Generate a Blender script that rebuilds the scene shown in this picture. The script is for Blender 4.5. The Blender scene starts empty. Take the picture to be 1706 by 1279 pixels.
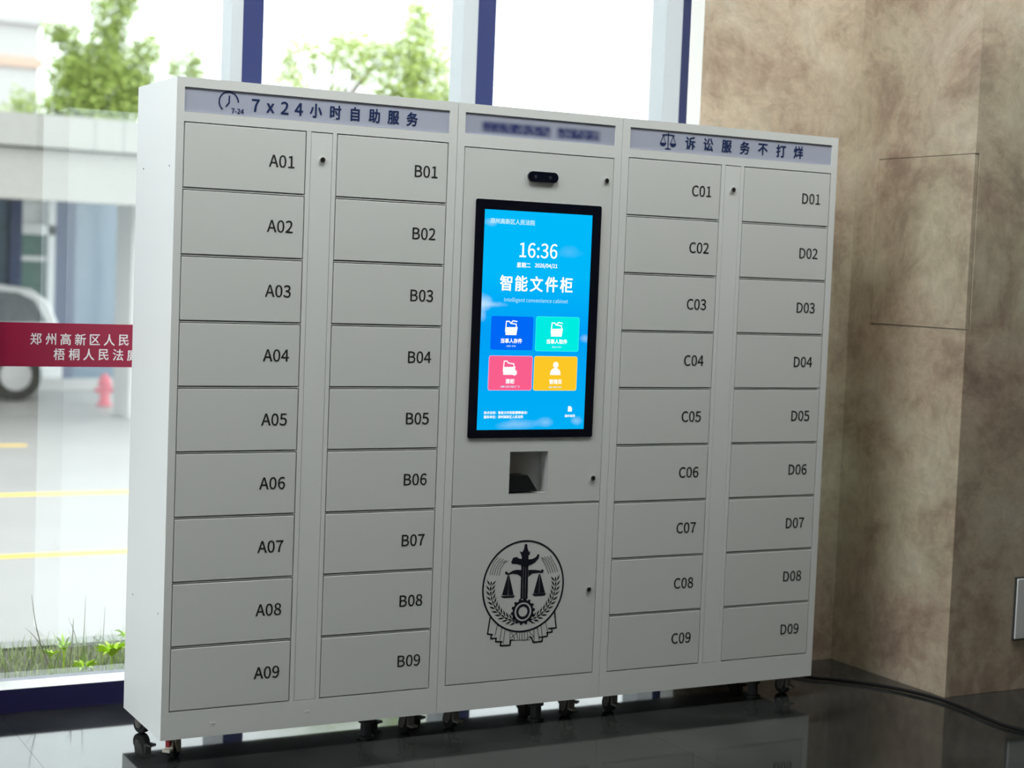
import bpy, math, random
from mathutils import Matrix, Vector
random.seed(7)
C = bpy.context.scene.collection
S = bpy.context.scene
# ---------------------------------------------------------------- camera
CAM = (-1.358019, -4.489422, 1.412080)
YAW, PITCH, ROLL, F = 0.497315, 0.065096, 0.039266, 2771.92
fwd = Vector((math.sin(YAW)*math.cos(PITCH), math.cos(YAW)*math.cos(PITCH), -math.sin(PITCH)))
r0 = Vector((math.cos(YAW), -math.sin(YAW), 0)); u0 = r0.cross(fwd)
rt = math.cos(ROLL)*r0 + math.sin(ROLL)*u0
up = -math.sin(ROLL)*r0 + math.cos(ROLL)*u0
cd = bpy.data.cameras.new('camera'); cam = bpy.data.objects.new('camera', cd); C.objects.link(cam)
cam.matrix_world = Matrix(((rt.x, up.x, -fwd.x, CAM[0]), (rt.y, up.y, -fwd.y, CAM[1]), (rt.z, up.z, -fwd.z, CAM[2]), (0, 0, 0, 1)))
cd.sensor_width = 36; cd.lens = F*36/1706; cd.clip_end = 500
cd.dof.use_dof = True; cd.dof.focus_distance = 5.0; cd.dof.aperture_fstop = 2.4
S.camera = cam
# ---------------------------------------------------------------- sky, exposure
SKY = 4.0
w = bpy.data.worlds.new('overcast'); S.world = w; w.use_nodes = True
bg = w.node_tree.nodes['Background']; bg.inputs[0].default_value = (0.96, 0.985, 1.0, 1); bg.inputs[1].default_value = SKY
S.view_settings.view_transform = 'Standard'; S.view_settings.look = 'None'
S.view_settings.exposure = 0.0; S.view_settings.gamma = 1.0; S.view_settings.use_curve_mapping = False
LAMP = 35.0

# ---------------------------------------------------------------- materials
def lin(c):
    return tuple(((v/255)/12.92 if v/255 <= .04045 else ((v/255+.055)/1.055)**2.4) for v in c)
def mat(name, rgb, rough=.5, metal=0., noise=0., nscale=8., bump=0., spec=.5, coat=0.):
    m = bpy.data.materials.new(name); m.use_nodes = True; nt = m.node_tree; b = nt.nodes['Principled BSDF']
    b.inputs['Roughness'].default_value = rough; b.inputs['Metallic'].default_value = metal
    b.inputs['Specular IOR Level'].default_value = spec; b.inputs['Coat Weight'].default_value = coat
    col = (*rgb, 1)
    b.inputs['Base Color'].default_value = col
    if noise or bump:
        tc = nt.nodes.new('ShaderNodeTexCoord'); n = nt.nodes.new('ShaderNodeTexNoise')
        n.inputs['Scale'].default_value = nscale; n.inputs['Detail'].default_value = 5
        nt.links.new(tc.outputs['Object'], n.inputs['Vector'])
        if noise:
            r = nt.nodes.new('ShaderNodeMix'); r.data_type = 'RGBA'
            r.inputs[6].default_value = tuple(max(0, v*(1-noise)) for v in rgb)+(1,)
            r.inputs[7].default_value = tuple(min(1, v*(1+noise)) for v in rgb)+(1,)
            nt.links.new(n.outputs['Fac'], r.inputs[0]); nt.links.new(r.outputs[2], b.inputs['Base Color'])
        if bump:
            bp = nt.nodes.new('ShaderNodeBump'); bp.inputs['Strength'].default_value = bump; bp.inputs['Distance'].default_value = .002
            nt.links.new(n.outputs['Fac'], bp.inputs['Height']); nt.links.new(bp.outputs['Normal'], b.inputs['Normal'])
    return m
def emit(name, rgb, st=1.):
    m = bpy.data.materials.new(name); m.use_nodes = True; nt = m.node_tree
    nt.nodes.remove(nt.nodes['Principled BSDF'])
    e = nt.nodes.new('ShaderNodeEmission'); e.inputs[0].default_value = (*rgb, 1); e.inputs[1].default_value = st
    nt.links.new(e.outputs[0], nt.nodes['Material Output'].inputs[0]); return m
def stone_mat():
    m = bpy.data.materials.new('brown_marble'); m.use_nodes = True; nt = m.node_tree; b = nt.nodes['Principled BSDF']
    N = nt.nodes.new; L = nt.links.new
    tc = N('ShaderNodeTexCoord')
    a = N('ShaderNodeTexNoise'); a.inputs['Scale'].default_value = 2.6; a.inputs['Detail'].default_value = 12; a.inputs['Roughness'].default_value = .72; a.inputs['Distortion'].default_value = .35
    L(tc.outputs['Object'], a.inputs['Vector'])
    ra = N('ShaderNodeValToRGB'); cr = ra.color_ramp
    cr.elements[0].position = .36; cr.elements[0].color = (*lin((140, 122, 104)), 1)
    cr.elements[1].position = .66; cr.elements[1].color = (*lin((228, 224, 204)), 1)
    for p, c in ((.44, (176, 160, 136)), (.51, (198, 186, 160)), (.58, (210, 203, 180))):
        e = cr.elements.new(p); e.color = (*lin(c), 1)
    L(a.outputs['Fac'], ra.inputs[0])
    # rose and grey-green clouds
    c2 = N('ShaderNodeTexNoise'); c2.inputs['Scale'].default_value = 1.1; c2.inputs['Detail'].default_value = 3
    mp = N('ShaderNodeMapping'); mp.inputs['Location'].default_value = (4.3, 1.7, 2.2); L(tc.outputs['Object'], mp.inputs['Vector']); L(mp.outputs[0], c2.inputs['Vector'])
    rc = N('ShaderNodeValToRGB'); rc.color_ramp.elements[0].position = .42; rc.color_ramp.elements[0].color = (*lin((182, 158, 148)), 1)
    rc.color_ramp.elements[1].position = .62; rc.color_ramp.elements[1].color = (*lin((196, 196, 174)), 1)
    L(c2.outputs['Fac'], rc.inputs[0])
    mx = N('ShaderNodeMix'); mx.data_type = 'RGBA'; mx.inputs[0].default_value = .42
    L(ra.outputs[0], mx.inputs[6]); L(rc.outputs[0], mx.inputs[7])
    # pale curling veins
    v = N('ShaderNodeTexNoise'); v.inputs['Scale'].default_value = 2.6; v.inputs['Detail'].default_value = 10; v.inputs['Roughness'].default_value = .7; v.inputs['Distortion'].default_value = .5
    L(tc.outputs['Object'], v.inputs['Vector'])
    sb = N('ShaderNodeMath'); sb.operation = 'SUBTRACT'; sb.inputs[1].default_value = .5; L(v.outputs['Fac'], sb.inputs[0])
    ab = N('ShaderNodeMath'); ab.operation = 'ABSOLUTE'; L(sb.outputs[0], ab.inputs[0])
    mr = N('ShaderNodeMapRange'); mr.inputs['From Min'].default_value = 0; mr.inputs['From Max'].default_value = .02; mr.inputs['To Min'].default_value = .16; mr.inputs['To Max'].default_value = 0
    L(ab.outputs[0], mr.inputs['Value'])
    m2 = N('ShaderNodeMix'); m2.data_type = 'RGBA'; m2.inputs[7].default_value = (*lin((222, 212, 194)), 1)
    L(mr.outputs[0], m2.inputs[0]); L(mx.outputs[2], m2.inputs[6])
    fn = N('ShaderNodeTexNoise'); fn.inputs['Scale'].default_value = 11; fn.inputs['Detail'].default_value = 10; fn.inputs['Roughness'].default_value = .7; fn.inputs['Distortion'].default_value = 1.1; L(tc.outputs['Object'], fn.inputs['Vector'])
    fr = N('ShaderNodeValToRGB'); fr.color_ramp.elements[0].position = .36; fr.color_ramp.elements[0].color = (.66, .60, .56, 1); fr.color_ramp.elements[1].position = .66; fr.color_ramp.elements[1].color = (1.34, 1.30, 1.26, 1); L(fn.outputs['Fac'], fr.inputs[0])
    m3 = N('ShaderNodeMix'); m3.data_type = 'RGBA'; m3.blend_type = 'MULTIPLY'; m3.inputs[0].default_value = .38; L(m2.outputs[2], m3.inputs[6]); L(fr.outputs[0], m3.inputs[7]); L(m3.outputs[2], b.inputs['Base Color'])
    b.inputs['Roughness'].default_value = .24
    return m
def floor_mat():
    m = bpy.data.materials.new('dark_polished_stone'); m.use_nodes = True; nt = m.node_tree; b = nt.nodes['Principled BSDF']
    N = nt.nodes.new; L = nt.links.new
    tc = N('ShaderNodeTexCoord'); a = N('ShaderNodeTexNoise'); a.inputs['Scale'].default_value = 2.2; a.inputs['Detail'].default_value = 8; a.inputs['Distortion'].default_value = 1.2
    L(tc.outputs['Object'], a.inputs['Vector'])
    r = N('ShaderNodeValToRGB'); r.color_ramp.elements[0].position = .35; r.color_ramp.elements[0].color = (.009, .010, .010, 1)
    r.color_ramp.elements[1].position = .75; r.color_ramp.elements[1].color = (.040, .041, .040, 1)
    L(a.outputs['Fac'], r.inputs[0]); L(r.outputs[0], b.inputs['Base Color'])
    b.inputs['Roughness'].default_value = .07; b.inputs['IOR'].default_value = 1.45
    return m
def glass_mat():
    m = bpy.data.materials.new('coated_window_glass'); m.use_nodes = True; nt = m.node_tree
    nt.nodes.remove(nt.nodes['Principled BSDF']); N = nt.nodes.new; L = nt.links.new
    t = N('ShaderNodeBsdfTransparent'); t.inputs[0].default_value = (.93, .965, .96, 1)
    g = N('ShaderNodeBsdfGlossy'); g.inputs['Roughness'].default_value = 0; g.inputs[0].default_value = (.93, .97, 1, 1)
    f = N('ShaderNodeFresnel'); ge = N('ShaderNodeNewGeometry'); io = N('ShaderNodeMapRange')   # same reflectance from both sides
    io.inputs['To Min'].default_value = 2.2; io.inputs['To Max'].default_value = 1/2.2; L(ge.outputs['Backfacing'], io.inputs['Value']); L(io.outputs[0], f.inputs['IOR'])
    ms = N('ShaderNodeMixShader'); L(f.outputs[0], ms.inputs[0]); L(t.outputs[0], ms.inputs[1]); L(g.outputs[0], ms.inputs[2])
    L(ms.outputs[0], nt.nodes['Material Output'].inputs[0]); return m
def display_mat():
    m = emit('display_blue', (0, .4, .9), 1.); nt = m.node_tree; N = nt.nodes.new; L = nt.links.new
    e = [n for n in nt.nodes if n.type == 'EMISSION'][0]
    tc = N('ShaderNodeTexCoord'); sx = N('ShaderNodeSeparateXYZ'); L(tc.outputs['Object'], sx.inputs[0])
    mr = N('ShaderNodeMapRange'); mr.inputs['From Min'].default_value = .93; mr.inputs['From Max'].default_value = 1.62; L(sx.outputs['Z'], mr.inputs['Value'])
    r = N('ShaderNodeValToRGB'); cr = r.color_ramp
    cr.elements[0].position = 0; cr.elements[0].color = (*lin((0, 176, 246)), 1)
    cr.elements[1].position = 1; cr.elements[1].color = (*lin((0, 186, 250)), 1)
    for p, c in ((.25, (0, 168, 246)), (.45, (0, 160, 246)), (.7, (0, 184, 250))):
        q = cr.elements.new(p); q.color = (*lin(c), 1)
    L(mr.outputs[0], r.inputs[0]); prev = r.outputs[0]
    n = N('ShaderNodeTexNoise'); n.inputs['Scale'].default_value = 9; n.inputs['Detail'].default_value = 6; L(tc.outputs['Object'], n.inputs['Vector'])
    # pictured clouds: printed blobs of the screen picture
    for (cx, cz, rx, rz, amt) in ((.962, 1.325, .05, .035, .8), (1.0, 1.322, .075, .014, .6), (.965, 1.29, .02, .03, .5), (.985, 1.572, .035, .018, .5), (1.26, 1.49, .06, .03, .14),
                                  (1.33, 1.225, .025, .02, .5), (1.10, .955, .10, .02, .3), (1.20, .96, .05, .022, .4), (1.31, .965, .04, .024, .55), (1.05, .95, .05, .02, .15)):
        vm = N('ShaderNodeVectorMath'); vm.operation = 'SUBTRACT'; vm.inputs[1].default_value = (cx, 0, cz); L(tc.outputs['Object'], vm.inputs[0])
        vs = N('ShaderNodeVectorMath'); vs.operation = 'MULTIPLY'; vs.inputs[1].default_value = (1/rx, 0, 1/rz); L(vm.outputs[0], vs.inputs[0])
        ln = N('ShaderNodeVectorMath'); ln.operation = 'LENGTH'; L(vs.outputs[0], ln.inputs[0])
        ad = N('ShaderNodeMath'); ad.operation = 'MULTIPLY_ADD'; ad.inputs[1].default_value = 1.6; L(n.outputs['Fac'], ad.inputs[0]); 
        ng = N('ShaderNodeMath'); ng.operation = 'MULTIPLY'; ng.inputs[1].default_value = -1; L(ln.outputs['Value'], ng.inputs[0]); L(ng.outputs[0], ad.inputs[2])
        m2 = N('ShaderNodeMapRange'); m2.inputs['From Min'].default_value = 0; m2.inputs['From Max'].default_value = .9; m2.inputs['To Max'].default_value = amt; L(ad.outputs[0], m2.inputs['Value'])
        mx = N('ShaderNodeMix'); mx.data_type = 'RGBA'; mx.inputs[7].default_value = (.62, .85, 1, 1)
        L(m2.outputs[0], mx.inputs[0]); L(prev, mx.inputs[6]); prev = mx.outputs[2]
    L(prev, e.inputs[0]); return m
def smudge_mat():
    """sign face whose printed heading is too soft to read: two runs of dark blue"""
    m = mat('soft_printed_sign', (.40, .42, .52), .35); nt = m.node_tree; N = nt.nodes.new; L = nt.links.new; b = nt.nodes['Principled BSDF']
    tc = N('ShaderNodeTexCoord'); n = N('ShaderNodeTexNoise'); n.inputs['Scale'].default_value = 45; n.inputs['Detail'].default_value = 1; L(tc.outputs['Object'], n.inputs['Vector'])
    prev = None
    for (cx, cz, hx, hz) in ((1.062, 1.856, .118, .016), (1.281, 1.856, .076, .016)):
        sp = N('ShaderNodeSeparateXYZ'); L(tc.outputs['Object'], sp.inputs[0]); outs = []
        for ax, c0, h, soft in (('X', cx, hx, .025), ('Z', cz, hz, .016)):
            s1 = N('ShaderNodeMath'); s1.operation = 'SUBTRACT'; s1.inputs[1].default_value = c0; L(sp.outputs[ax], s1.inputs[0])
            s2 = N('ShaderNodeMath'); s2.operation = 'ABSOLUTE'; L(s1.outputs[0], s2.inputs[0])
            s3 = N('ShaderNodeMapRange'); s3.interpolation_type = 'SMOOTHSTEP'; s3.inputs['From Min'].default_value = h-soft*.5; s3.inputs['From Max'].default_value = h+soft*.5
            s3.inputs['To Min'].default_value = 1; s3.inputs['To Max'].default_value = 0; L(s2.outputs[0], s3.inputs['Value']); outs.append(s3.outputs[0])
        mu = N('ShaderNodeMath'); mu.operation = 'MULTIPLY'; L(outs[0], mu.inputs[0]); L(outs[1], mu.inputs[1])
        if prev is None: prev = mu.outputs[0]
        else:
            a = N('ShaderNodeMath'); a.operation = 'MAXIMUM'; L(prev, a.inputs[0]); L(mu.outputs[0], a.inputs[1]); prev = a.outputs[0]
    k = N('ShaderNodeMapRange'); k.inputs['From Min'].default_value = .3; k.inputs['From Max'].default_value = .7; k.inputs['To Min'].default_value = .65; k.inputs['To Max'].default_value = 1.0; L(n.outputs['Fac'], k.inputs['Value'])
    mu = N('ShaderNodeMath'); mu.operation = 'MULTIPLY'; L(prev, mu.inputs[0]); L(k.outputs[0], mu.inputs[1])
    mx = N('ShaderNodeMix'); mx.data_type = 'RGBA'; mx.inputs[6].default_value = (.42, .44, .54, 1); mx.inputs[7].default_value = (*lin((52, 60, 112)), 1)
    L(mu.outputs[0], mx.inputs[0]); L(mx.outputs[2], b.inputs['Base Color']); return m

M = dict(
    white=mat('white_powder_coat', (.80, .80, .785), .42, bump=.03, nscale=900),
    door=mat('light_grey_powder_coat', (.735, .735, .715), .45, bump=.03, nscale=900),
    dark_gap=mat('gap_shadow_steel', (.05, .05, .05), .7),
    sign=mat('pale_lilac_sign', (.47, .49, .60), .35),
    ink=mat('black_ink', (.016, .016, .018), .5), navy=mat('navy_ink', lin((24, 44, 92)), .5), emblem=mat('dark_emblem_ink', lin((22, 20, 38)), .5),
    bezel=mat('glossy_black_bezel', (.003, .004, .012), .12), chrome=mat('chrome', (.75, .75, .74), .16, 1.), steel=mat('brushed_steel', (.50, .50, .50), .34, 1., noise=.05, nscale=60),
    black=mat('black_plastic', (.012, .012, .014), .35), rubber=mat('black_rubber', (.014, .014, .014), .6), zinc=mat('beige_zinc_bracket', (.62, .58, .50), .4, .3),
    zinc_dull=mat('dull_bracket', (.20, .19, .17), .5, .3), red=mat('red_pedal', (.5, .02, .03), .4), foot=mat('dark_levelling_foot', (.03, .032, .033), .5),
    stone=stone_mat(), floor=floor_mat(), glass=glass_mat(), display=display_mat(), smudge=smudge_mat(),
    mullion=mat('navy_aluminium', lin((58, 66, 116)), .38), mside=mat('daylit_aluminium', (.44, .445, .46), .4), silldark=mat('dark_navy_sill', lin((34, 30, 74)), .4),
    plaster=mat('white_plaster', (.80, .79, .76), .8, noise=.03, nscale=3), jamb=mat('cream_jamb', (.86, .84, .78), .6),
    banner=mat('crimson_vinyl', lin((160, 8, 60)), .35), text_glint_white=mat('white_vinyl_and_glint', (.92, .88, .88), .4),
    gravel=mat('pale_paving', (.30, .287, .277), .5, noise=.12, nscale=1.3), yellow=mat('yellow_paint', lin((250, 205, 70)), .6),
    soil=mat('dark_soil', (.10, .095, .075), .9, noise=.5, nscale=30), kerb=mat('grey_kerb_stone', (.25, .25, .24), .7, noise=.1, nscale=20),
    clad=mat('cream_cladding', (.35, .34, .32), .7, noise=.05, nscale=2), fglass=mat('dark_facade_glass', (.13, .20, .28), .08), fgreen=mat('green_tinted_pane', (.12, .22, .20), .15),
    frame_dark=mat('slate_frame', lin((60, 74, 110)), .5), frame_white=mat('white_frame', (.75, .77, .78), .5), carpaint=mat('white_car_paint', (.78, .79, .80), .2, coat=.6),
    carglass=mat('car_glass', (.10, .12, .14), .08), hyd=mat('faded_red_paint', (.75, .10, .16), .5), bark=mat('bark', (.16, .12, .08), .8, noise=.3, nscale=15),
    leaf=mat('spring_leaf', lin((152, 172, 84)), .5, noise=.3, nscale=3), leaf2=mat('pale_spring_leaf', lin((180, 198, 108)), .5, noise=.25, nscale=3),
    blade=mat('grass_blade', lin((168, 182, 118)), .6, noise=.35, nscale=12), weed=mat('bright_weed_leaf', lin((186, 222, 30)), .5, noise=.2, nscale=20), straw=mat('dry_straw', lin((160, 150, 120)), .7),
    farwall=mat('pale_render', (.52, .51, .50), .8), orange=mat('terracotta_strip', lin((205, 175, 158)), .8), lamp=emit('ceiling_lamp_glow', (.95, 1, .975), LAMP), cable=mat('black_cable', (.006, .006, .007), .7, spec=.2),
)
M['leaf'].node_tree.nodes['Principled BSDF'].inputs['Transmission Weight'].default_value = 0

# ---------------------------------------------------------------- mesh helpers
class MB:
    def __init__(s): s.v = []; s.f = []
    def box(s, x0, x1, y0, y1, z0, z1):
        n = len(s.v); s.v += [(x, y, z) for z in (z0, z1) for y in (y0, y1) for x in (x0, x1)]
        s.f += [tuple(n+i for i in q) for q in ((0, 2, 3, 1), (4, 5, 7, 6), (0, 1, 5, 4), (2, 6, 7, 3), (0, 4, 6, 2), (1, 3, 7, 5))]; return s
    def loft(s, rings, caps=True):
        n = len(s.v); k = len(rings[0])
        for r in rings: s.v += [tuple(p) for p in r]
        for i in range(len(rings)-1):
            for j in range(k):
                a = n+i*k+j; b = n+i*k+(j+1) % k; s.f.append((a, b, b+k, a+k))
        if caps: s.f.append(tuple(n+j for j in reversed(range(k)))); s.f.append(tuple(n+(len(rings)-1)*k+j for j in range(k)))
        return s
    def cyl(s, c, axis, r, h, n=16, r2=None):
        r2 = r if r2 is None else r2; R = []
        for t, rr in ((0, r), (h, r2)):
            ring = []
            for j in range(n):
                a = 2*math.pi*j/n; p = [0, 0, 0]; i1, i2 = {0: (1, 2), 1: (2, 0), 2: (0, 1)}[axis]
                p[axis] = t; p[i1] = rr*math.cos(a); p[i2] = rr*math.sin(a); ring.append(tuple(c[q]+p[q] for q in range(3)))
            R.append(ring)
        return s.loft(R)
    def tube(s, pts, r, n=8):
        R = []; pts = [Vector(p) for p in pts]; rs = r if isinstance(r, (list, tuple)) else [r]*len(pts)
        for i, p in enumerate(pts):
            d = (pts[min(i+1, len(pts)-1)]-pts[max(i-1, 0)]).normalized(); a = d.orthogonal().normalized() if i == 0 else (a0-d*a0.dot(d)).normalized(); a0 = a; b = d.cross(a)
            R.append([p+rs[i]*(math.cos(2*math.pi*j/n)*a+math.sin(2*math.pi*j/n)*b) for j in range(n)])
        return s.loft(R)
    def poly(s, pts, y):                      # flat print facing the room (-y)
        n = len(s.v); ar = sum(pts[i][0]*pts[(i+1) % len(pts)][1]-pts[(i+1) % len(pts)][0]*pts[i][1] for i in range(len(pts)))
        if ar < 0: pts = pts[::-1]
        s.v += [(x, y, z) for x, z in pts]; s.f.append(tuple(n+i for i in range(len(pts)))); return s
    def stroke(s, pts, w, y):                 # printed line
        for (x0, z0), (x1, z1) in zip(pts, pts[1:]):
            dx, dz = x1-x0, z1-z0; l = math.hypot(dx, dz) or 1; nx, nz = -dz/l*w/2, dx/l*w/2; ex, ez = dx/l*w*.3, dz/l*w*.3
            s.poly([(x0+nx-ex, z0+nz-ez), (x1+nx+ex, z1+nz+ez), (x1-nx+ex, z1-nz+ez), (x0-nx-ex, z0-nz-ez)], y)
        return s
    def arc(s, cx, cz, r0, r1, a0, a1, y, n=48, sx=1):
        for i in range(n):
            p, q = (math.radians(a0+(a1-a0)*t/n) for t in (i, i+1))
            s.poly([(cx+sx*r0*math.cos(p), cz+r0*math.sin(p)), (cx+sx*r1*math.cos(p), cz+r1*math.sin(p)), (cx+sx*r1*math.cos(q), cz+r1*math.sin(q)), (cx+sx*r0*math.cos(q), cz+r0*math.sin(q))], y)
        return s
    def mesh(s, name, m, smooth=False):
        me = bpy.data.meshes.new(name); me.from_pydata([tuple(v) for v in s.v], [], s.f); me.materials.append(m)
        if smooth:
            for p in me.polygons: p.use_smooth = True
        me.update(); return me
    def build(s, name, m, parent=None, bevel=0, smooth=False):
        return link(name, s.mesh(name, m, smooth), parent, bevel)
def link(name, me, parent=None, bevel=0):
    o = bpy.data.objects.new(name, me); C.objects.link(o)
    if parent is not None: o.parent = parent
    if parent is not None:                    # meshes are written in world coordinates
        t = Vector((0, 0, 0)); q = parent
        while q is not None: t += q.location; q = q.parent
        o.location = -t
    if bevel:
        b = o.modifiers.new('bevel', 'BEVEL'); b.width = bevel; b.segments = 2; b.limit_method = 'ANGLE'
    return o
def tag(o, label=None, cat=None, group=None, kind=None):
    for k, v in (('label', label), ('category', cat), ('group', group), ('kind', kind)):
        if v: o[k] = v
    return o
def empty(name, loc=(0, 0, 0)):
    o = bpy.data.objects.new(name, None); o.empty_display_size = .1; C.objects.link(o); o.location = loc; return o
try:
    import os
    FONT = bpy.data.fonts.load(os.path.join(bpy.utils.system_resource('DATAFILES'), 'fonts', 'Noto Sans CJK Regular.woff2'))
except Exception:
    FONT = None
def _scale():
    cu = bpy.data.curves.new('t', 'FONT'); cu.body = 'H'; cu.size = 1
    if FONT: cu.font = FONT
    o = bpy.data.objects.new('t', cu); C.objects.link(o); bpy.context.view_layer.update()
    me = bpy.data.meshes.new_from_object(o.evaluated_get(bpy.context.evaluated_depsgraph_get())); zs = [v.co.y for v in me.vertices]
    bpy.data.objects.remove(o); bpy.data.curves.remove(cu)
    return .733/(max(zs)-min(zs)) if zs else 1.
EMS = _scale()
def text_mesh(items, y, bold=0.):
    """items: (string, centre x, centre z, em size, x stretch). One mesh, upright, facing the room."""
    V, Fc = [], []
    for it in items:
        st, cx, cz, em = it[:4]; sxx = it[4] if len(it) > 4 else 1.; anchor = it[5] if len(it) > 5 else 'C'
        cu = bpy.data.curves.new('t', 'FONT'); cu.body = st; cu.size = em*EMS; cu.resolution_u = 3
        if FONT: cu.font = FONT
        o = bpy.data.objects.new('t', cu); C.objects.link(o)
        bpy.context.view_layer.update()
        me = bpy.data.meshes.new_from_object(o.evaluated_get(bpy.context.evaluated_depsgraph_get()))
        xs = [v.co.x for v in me.vertices] or [0]; zs = [v.co.y for v in me.vertices] or [0]
        mx = (min(xs)+max(xs))/2 if anchor == 'C' else min(xs); mz = (min(zs)+max(zs))/2
        n = len(V); V += [(cx+(v.co.x-mx)*sxx, y, cz+v.co.y-mz) for v in me.vertices]
        Fc += [tuple(n+i for i in p.vertices) for p in me.polygons]
        bpy.data.objects.remove(o); bpy.data.curves.remove(cu); bpy.data.meshes.remove(me)
    b = MB(); b.v, b.f = [], []
    d = bold*1.0*(items[0][3])
    for i, (ox, oz) in enumerate(((0, 0), (d, 0), (-d, 0), (0, d*.7), (0, -d*.7), (d*.6, d*.5), (-d*.6, -d*.5), (-d*.6, d*.5), (d*.6, -d*.5)) if bold >= .01 else ((0, 0),)):
        n = len(b.v); b.v += [(x+ox, y_-i*1e-5, z+oz) for x, y_, z in V]; b.f += [tuple(n+k_ for k_ in f) for f in Fc]
    return b

# ---------------------------------------------------------------- room shell
GY = .80                                   # plane of the window glass
fl = tag(empty('floor'), kind='structure')
xs = [-3.0+.9*i for i in range(9)]; ys = [-4.49, -3.59, -2.69, -1.79, -.89, .01]
g = .0004
for i in range(8):
    for j in range(5):
        MB().box(xs[i]+g, xs[i+1]-g, ys[j]+g, ys[j+1]-g, -.03, 0).build('stone_tile', M['floor'], fl)
    MB().box(xs[i]+g, xs[i+1]-g, .01+g, .689, -.03, 0).build('stone_tile', M['floor'], fl)
b = MB(); b.box(-4.7, -3, -9, .69, -.03, 0).box(4.2, 7, -9, -.19, -.03, 0).box(-3, 4.2, -9, -4.49, -.03, 0).box(-4.7, 7, -9, .9, -.06, -.031)
b.build('floor_field', M['floor'], fl)
ceil = tag(MB().box(-4.7, 7, -9, .9, 3.6, 3.7).build('ceiling', M['plaster']), kind='structure')
wl = tag(empty('window_2'), kind='structure')          # glazed left side of the lobby
tag(MB().box(-4.75, -4.5, -9, -3.45, 0, 3.6).build('wall_left', M['stone']), kind='structure')
MB().box(-4.7, -4.55, -3.45, .69, 0, .075).build('sill_frame', M['mullion'], wl)
MB().box(-4.7, -4.55, -3.45, .69, 3.45, 3.6).build('head_frame', M['mullion'], wl)
for i in range(5):
    MB().box(-4.7, -4.55, -3.4+.96*i, -3.4+.96*i+.067, .075, 3.45).build('mullion', M['mullion'], wl)
MB().box(-4.63, -4.629, -3.45, .69, .075, 3.45).build('glass_pane', M['glass'], wl)
tag(MB().box(-4.7, 7, -9.1, -9, 0, 3.6).build('wall_rear', M['stone']), kind='structure')
tag(MB().box(7, 7.1, -9, .9, 0, 3.6).build('wall_far_right', M['stone']), kind='structure')
# stone wall behind the cabinets (faces the room) and its pale edge
wb = tag(empty('wall_back'), kind='structure')
MB().box(2.0285, 2.746, .43, .505, 0, 3.6).build('stone_slab', M['stone'], wb)
MB().box(2.0245, 2.028, .432, .512, 0, 3.6).build('pale_edge', M['jamb'], wb)
MB().box(2.1795, 2.744, .506, .9, 0, 3.6).build('plaster_core', M['plaster'], wb)
# stone pier on the right, clad in slabs with an access panel in its side
wr = tag(empty('wall_right'), kind='structure')
k = .0012
MB().box(2.765, 7, -.165, .9, 0, 3.6).build('pier_core', M['plaster'], wr)
MB().box(2.745, 2.764, -.19, .431, 0, 1.285).box(2.745, 2.764, -.19, .431, 1.8915, 3.6).box(2.745, 2.764, .305, .431, 1.285, 1.8915).build('stone_slab', M['stone'], wr)
MB().box(2.764, 7, -.19, -.166, 0, 3.6).build('stone_slab', M['stone'], wr, .0015)
ap = MB().box(2.743, 2.762, -.188, .3025, 1.288, 1.8885).build('access_panel', M['stone'], wr, .0012)
# glazing: navy mullions standing on a low sill
wn = tag(empty('window_1'), kind='structure')
sill = MB().box(-4.7, 2.18, .69, .84, 0, .073).build('sill_frame', M['silldark'], wn)
MB().box(-4.7, 2.18, .691, .795, .073, .0745).build('daylit_sill_top', M['plaster'], wn)  # white strip paints the daylight falling on top of the dark sill
MB().box(-4.7, 2.18, .69, .87, 3.45, 3.6).build('head_frame', M['mullion'], wn)
mx0 = [.422+.8445*i for i in range(-6, 3)]
for x in mx0:
    mu = MB().box(x, x+.067, .69, .90, .0745, 3.45).build('mullion', M['mullion'], wn)
    MB().box(x-.0012, x, .692, .899, .0745, 3.45).build('daylit_mullion_side', M['mside'], mu)  # daylight on the side face put into a paler colour than the front
for x in mx0[:-1]:
    x0 = x+.067; x1 = [q for q in mx0 if q > x0][0]-.0012
    MB().box(x0, x1, GY, GY+.001, .0745, 3.45).build('glass_pane', M['glass'], wn)
tag(MB().box(-4.7, 2.19, .72, .90, -.45, -.061).build('wall_plinth', M['kerb']), kind='structure')

# ---------------------------------------------------------------- outdoors ground
gr = tag(MB().box(-40, 40, .9, 70, -.6, -.45).box(-40, -4.75, -40, .9, -.6, -.45).build('ground', M['gravel']), kind='structure')
pb = tag(empty('planting_bed'), kind='structure')
MB().box(-4.7, 3.5, .901, 1.44, -.45, .02).build('soil', M['soil'], pb)
for i in range(8):
    MB().box(-4.6+.96*i+.003, -4.6+.96*(i+1)-.003, 1.44, 1.54, -.45, .03).build('kerb_stone', M['kerb'], pb)
for yy, x0, x1 in ((5.96, -12, 9), (8.68, -12, 12), (12.16, -12, 2.25)):
    MB().box(x0, x1, yy-.05, yy+.05, -.45, -.445).build('painted_line', M['yellow'], gr)

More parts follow.
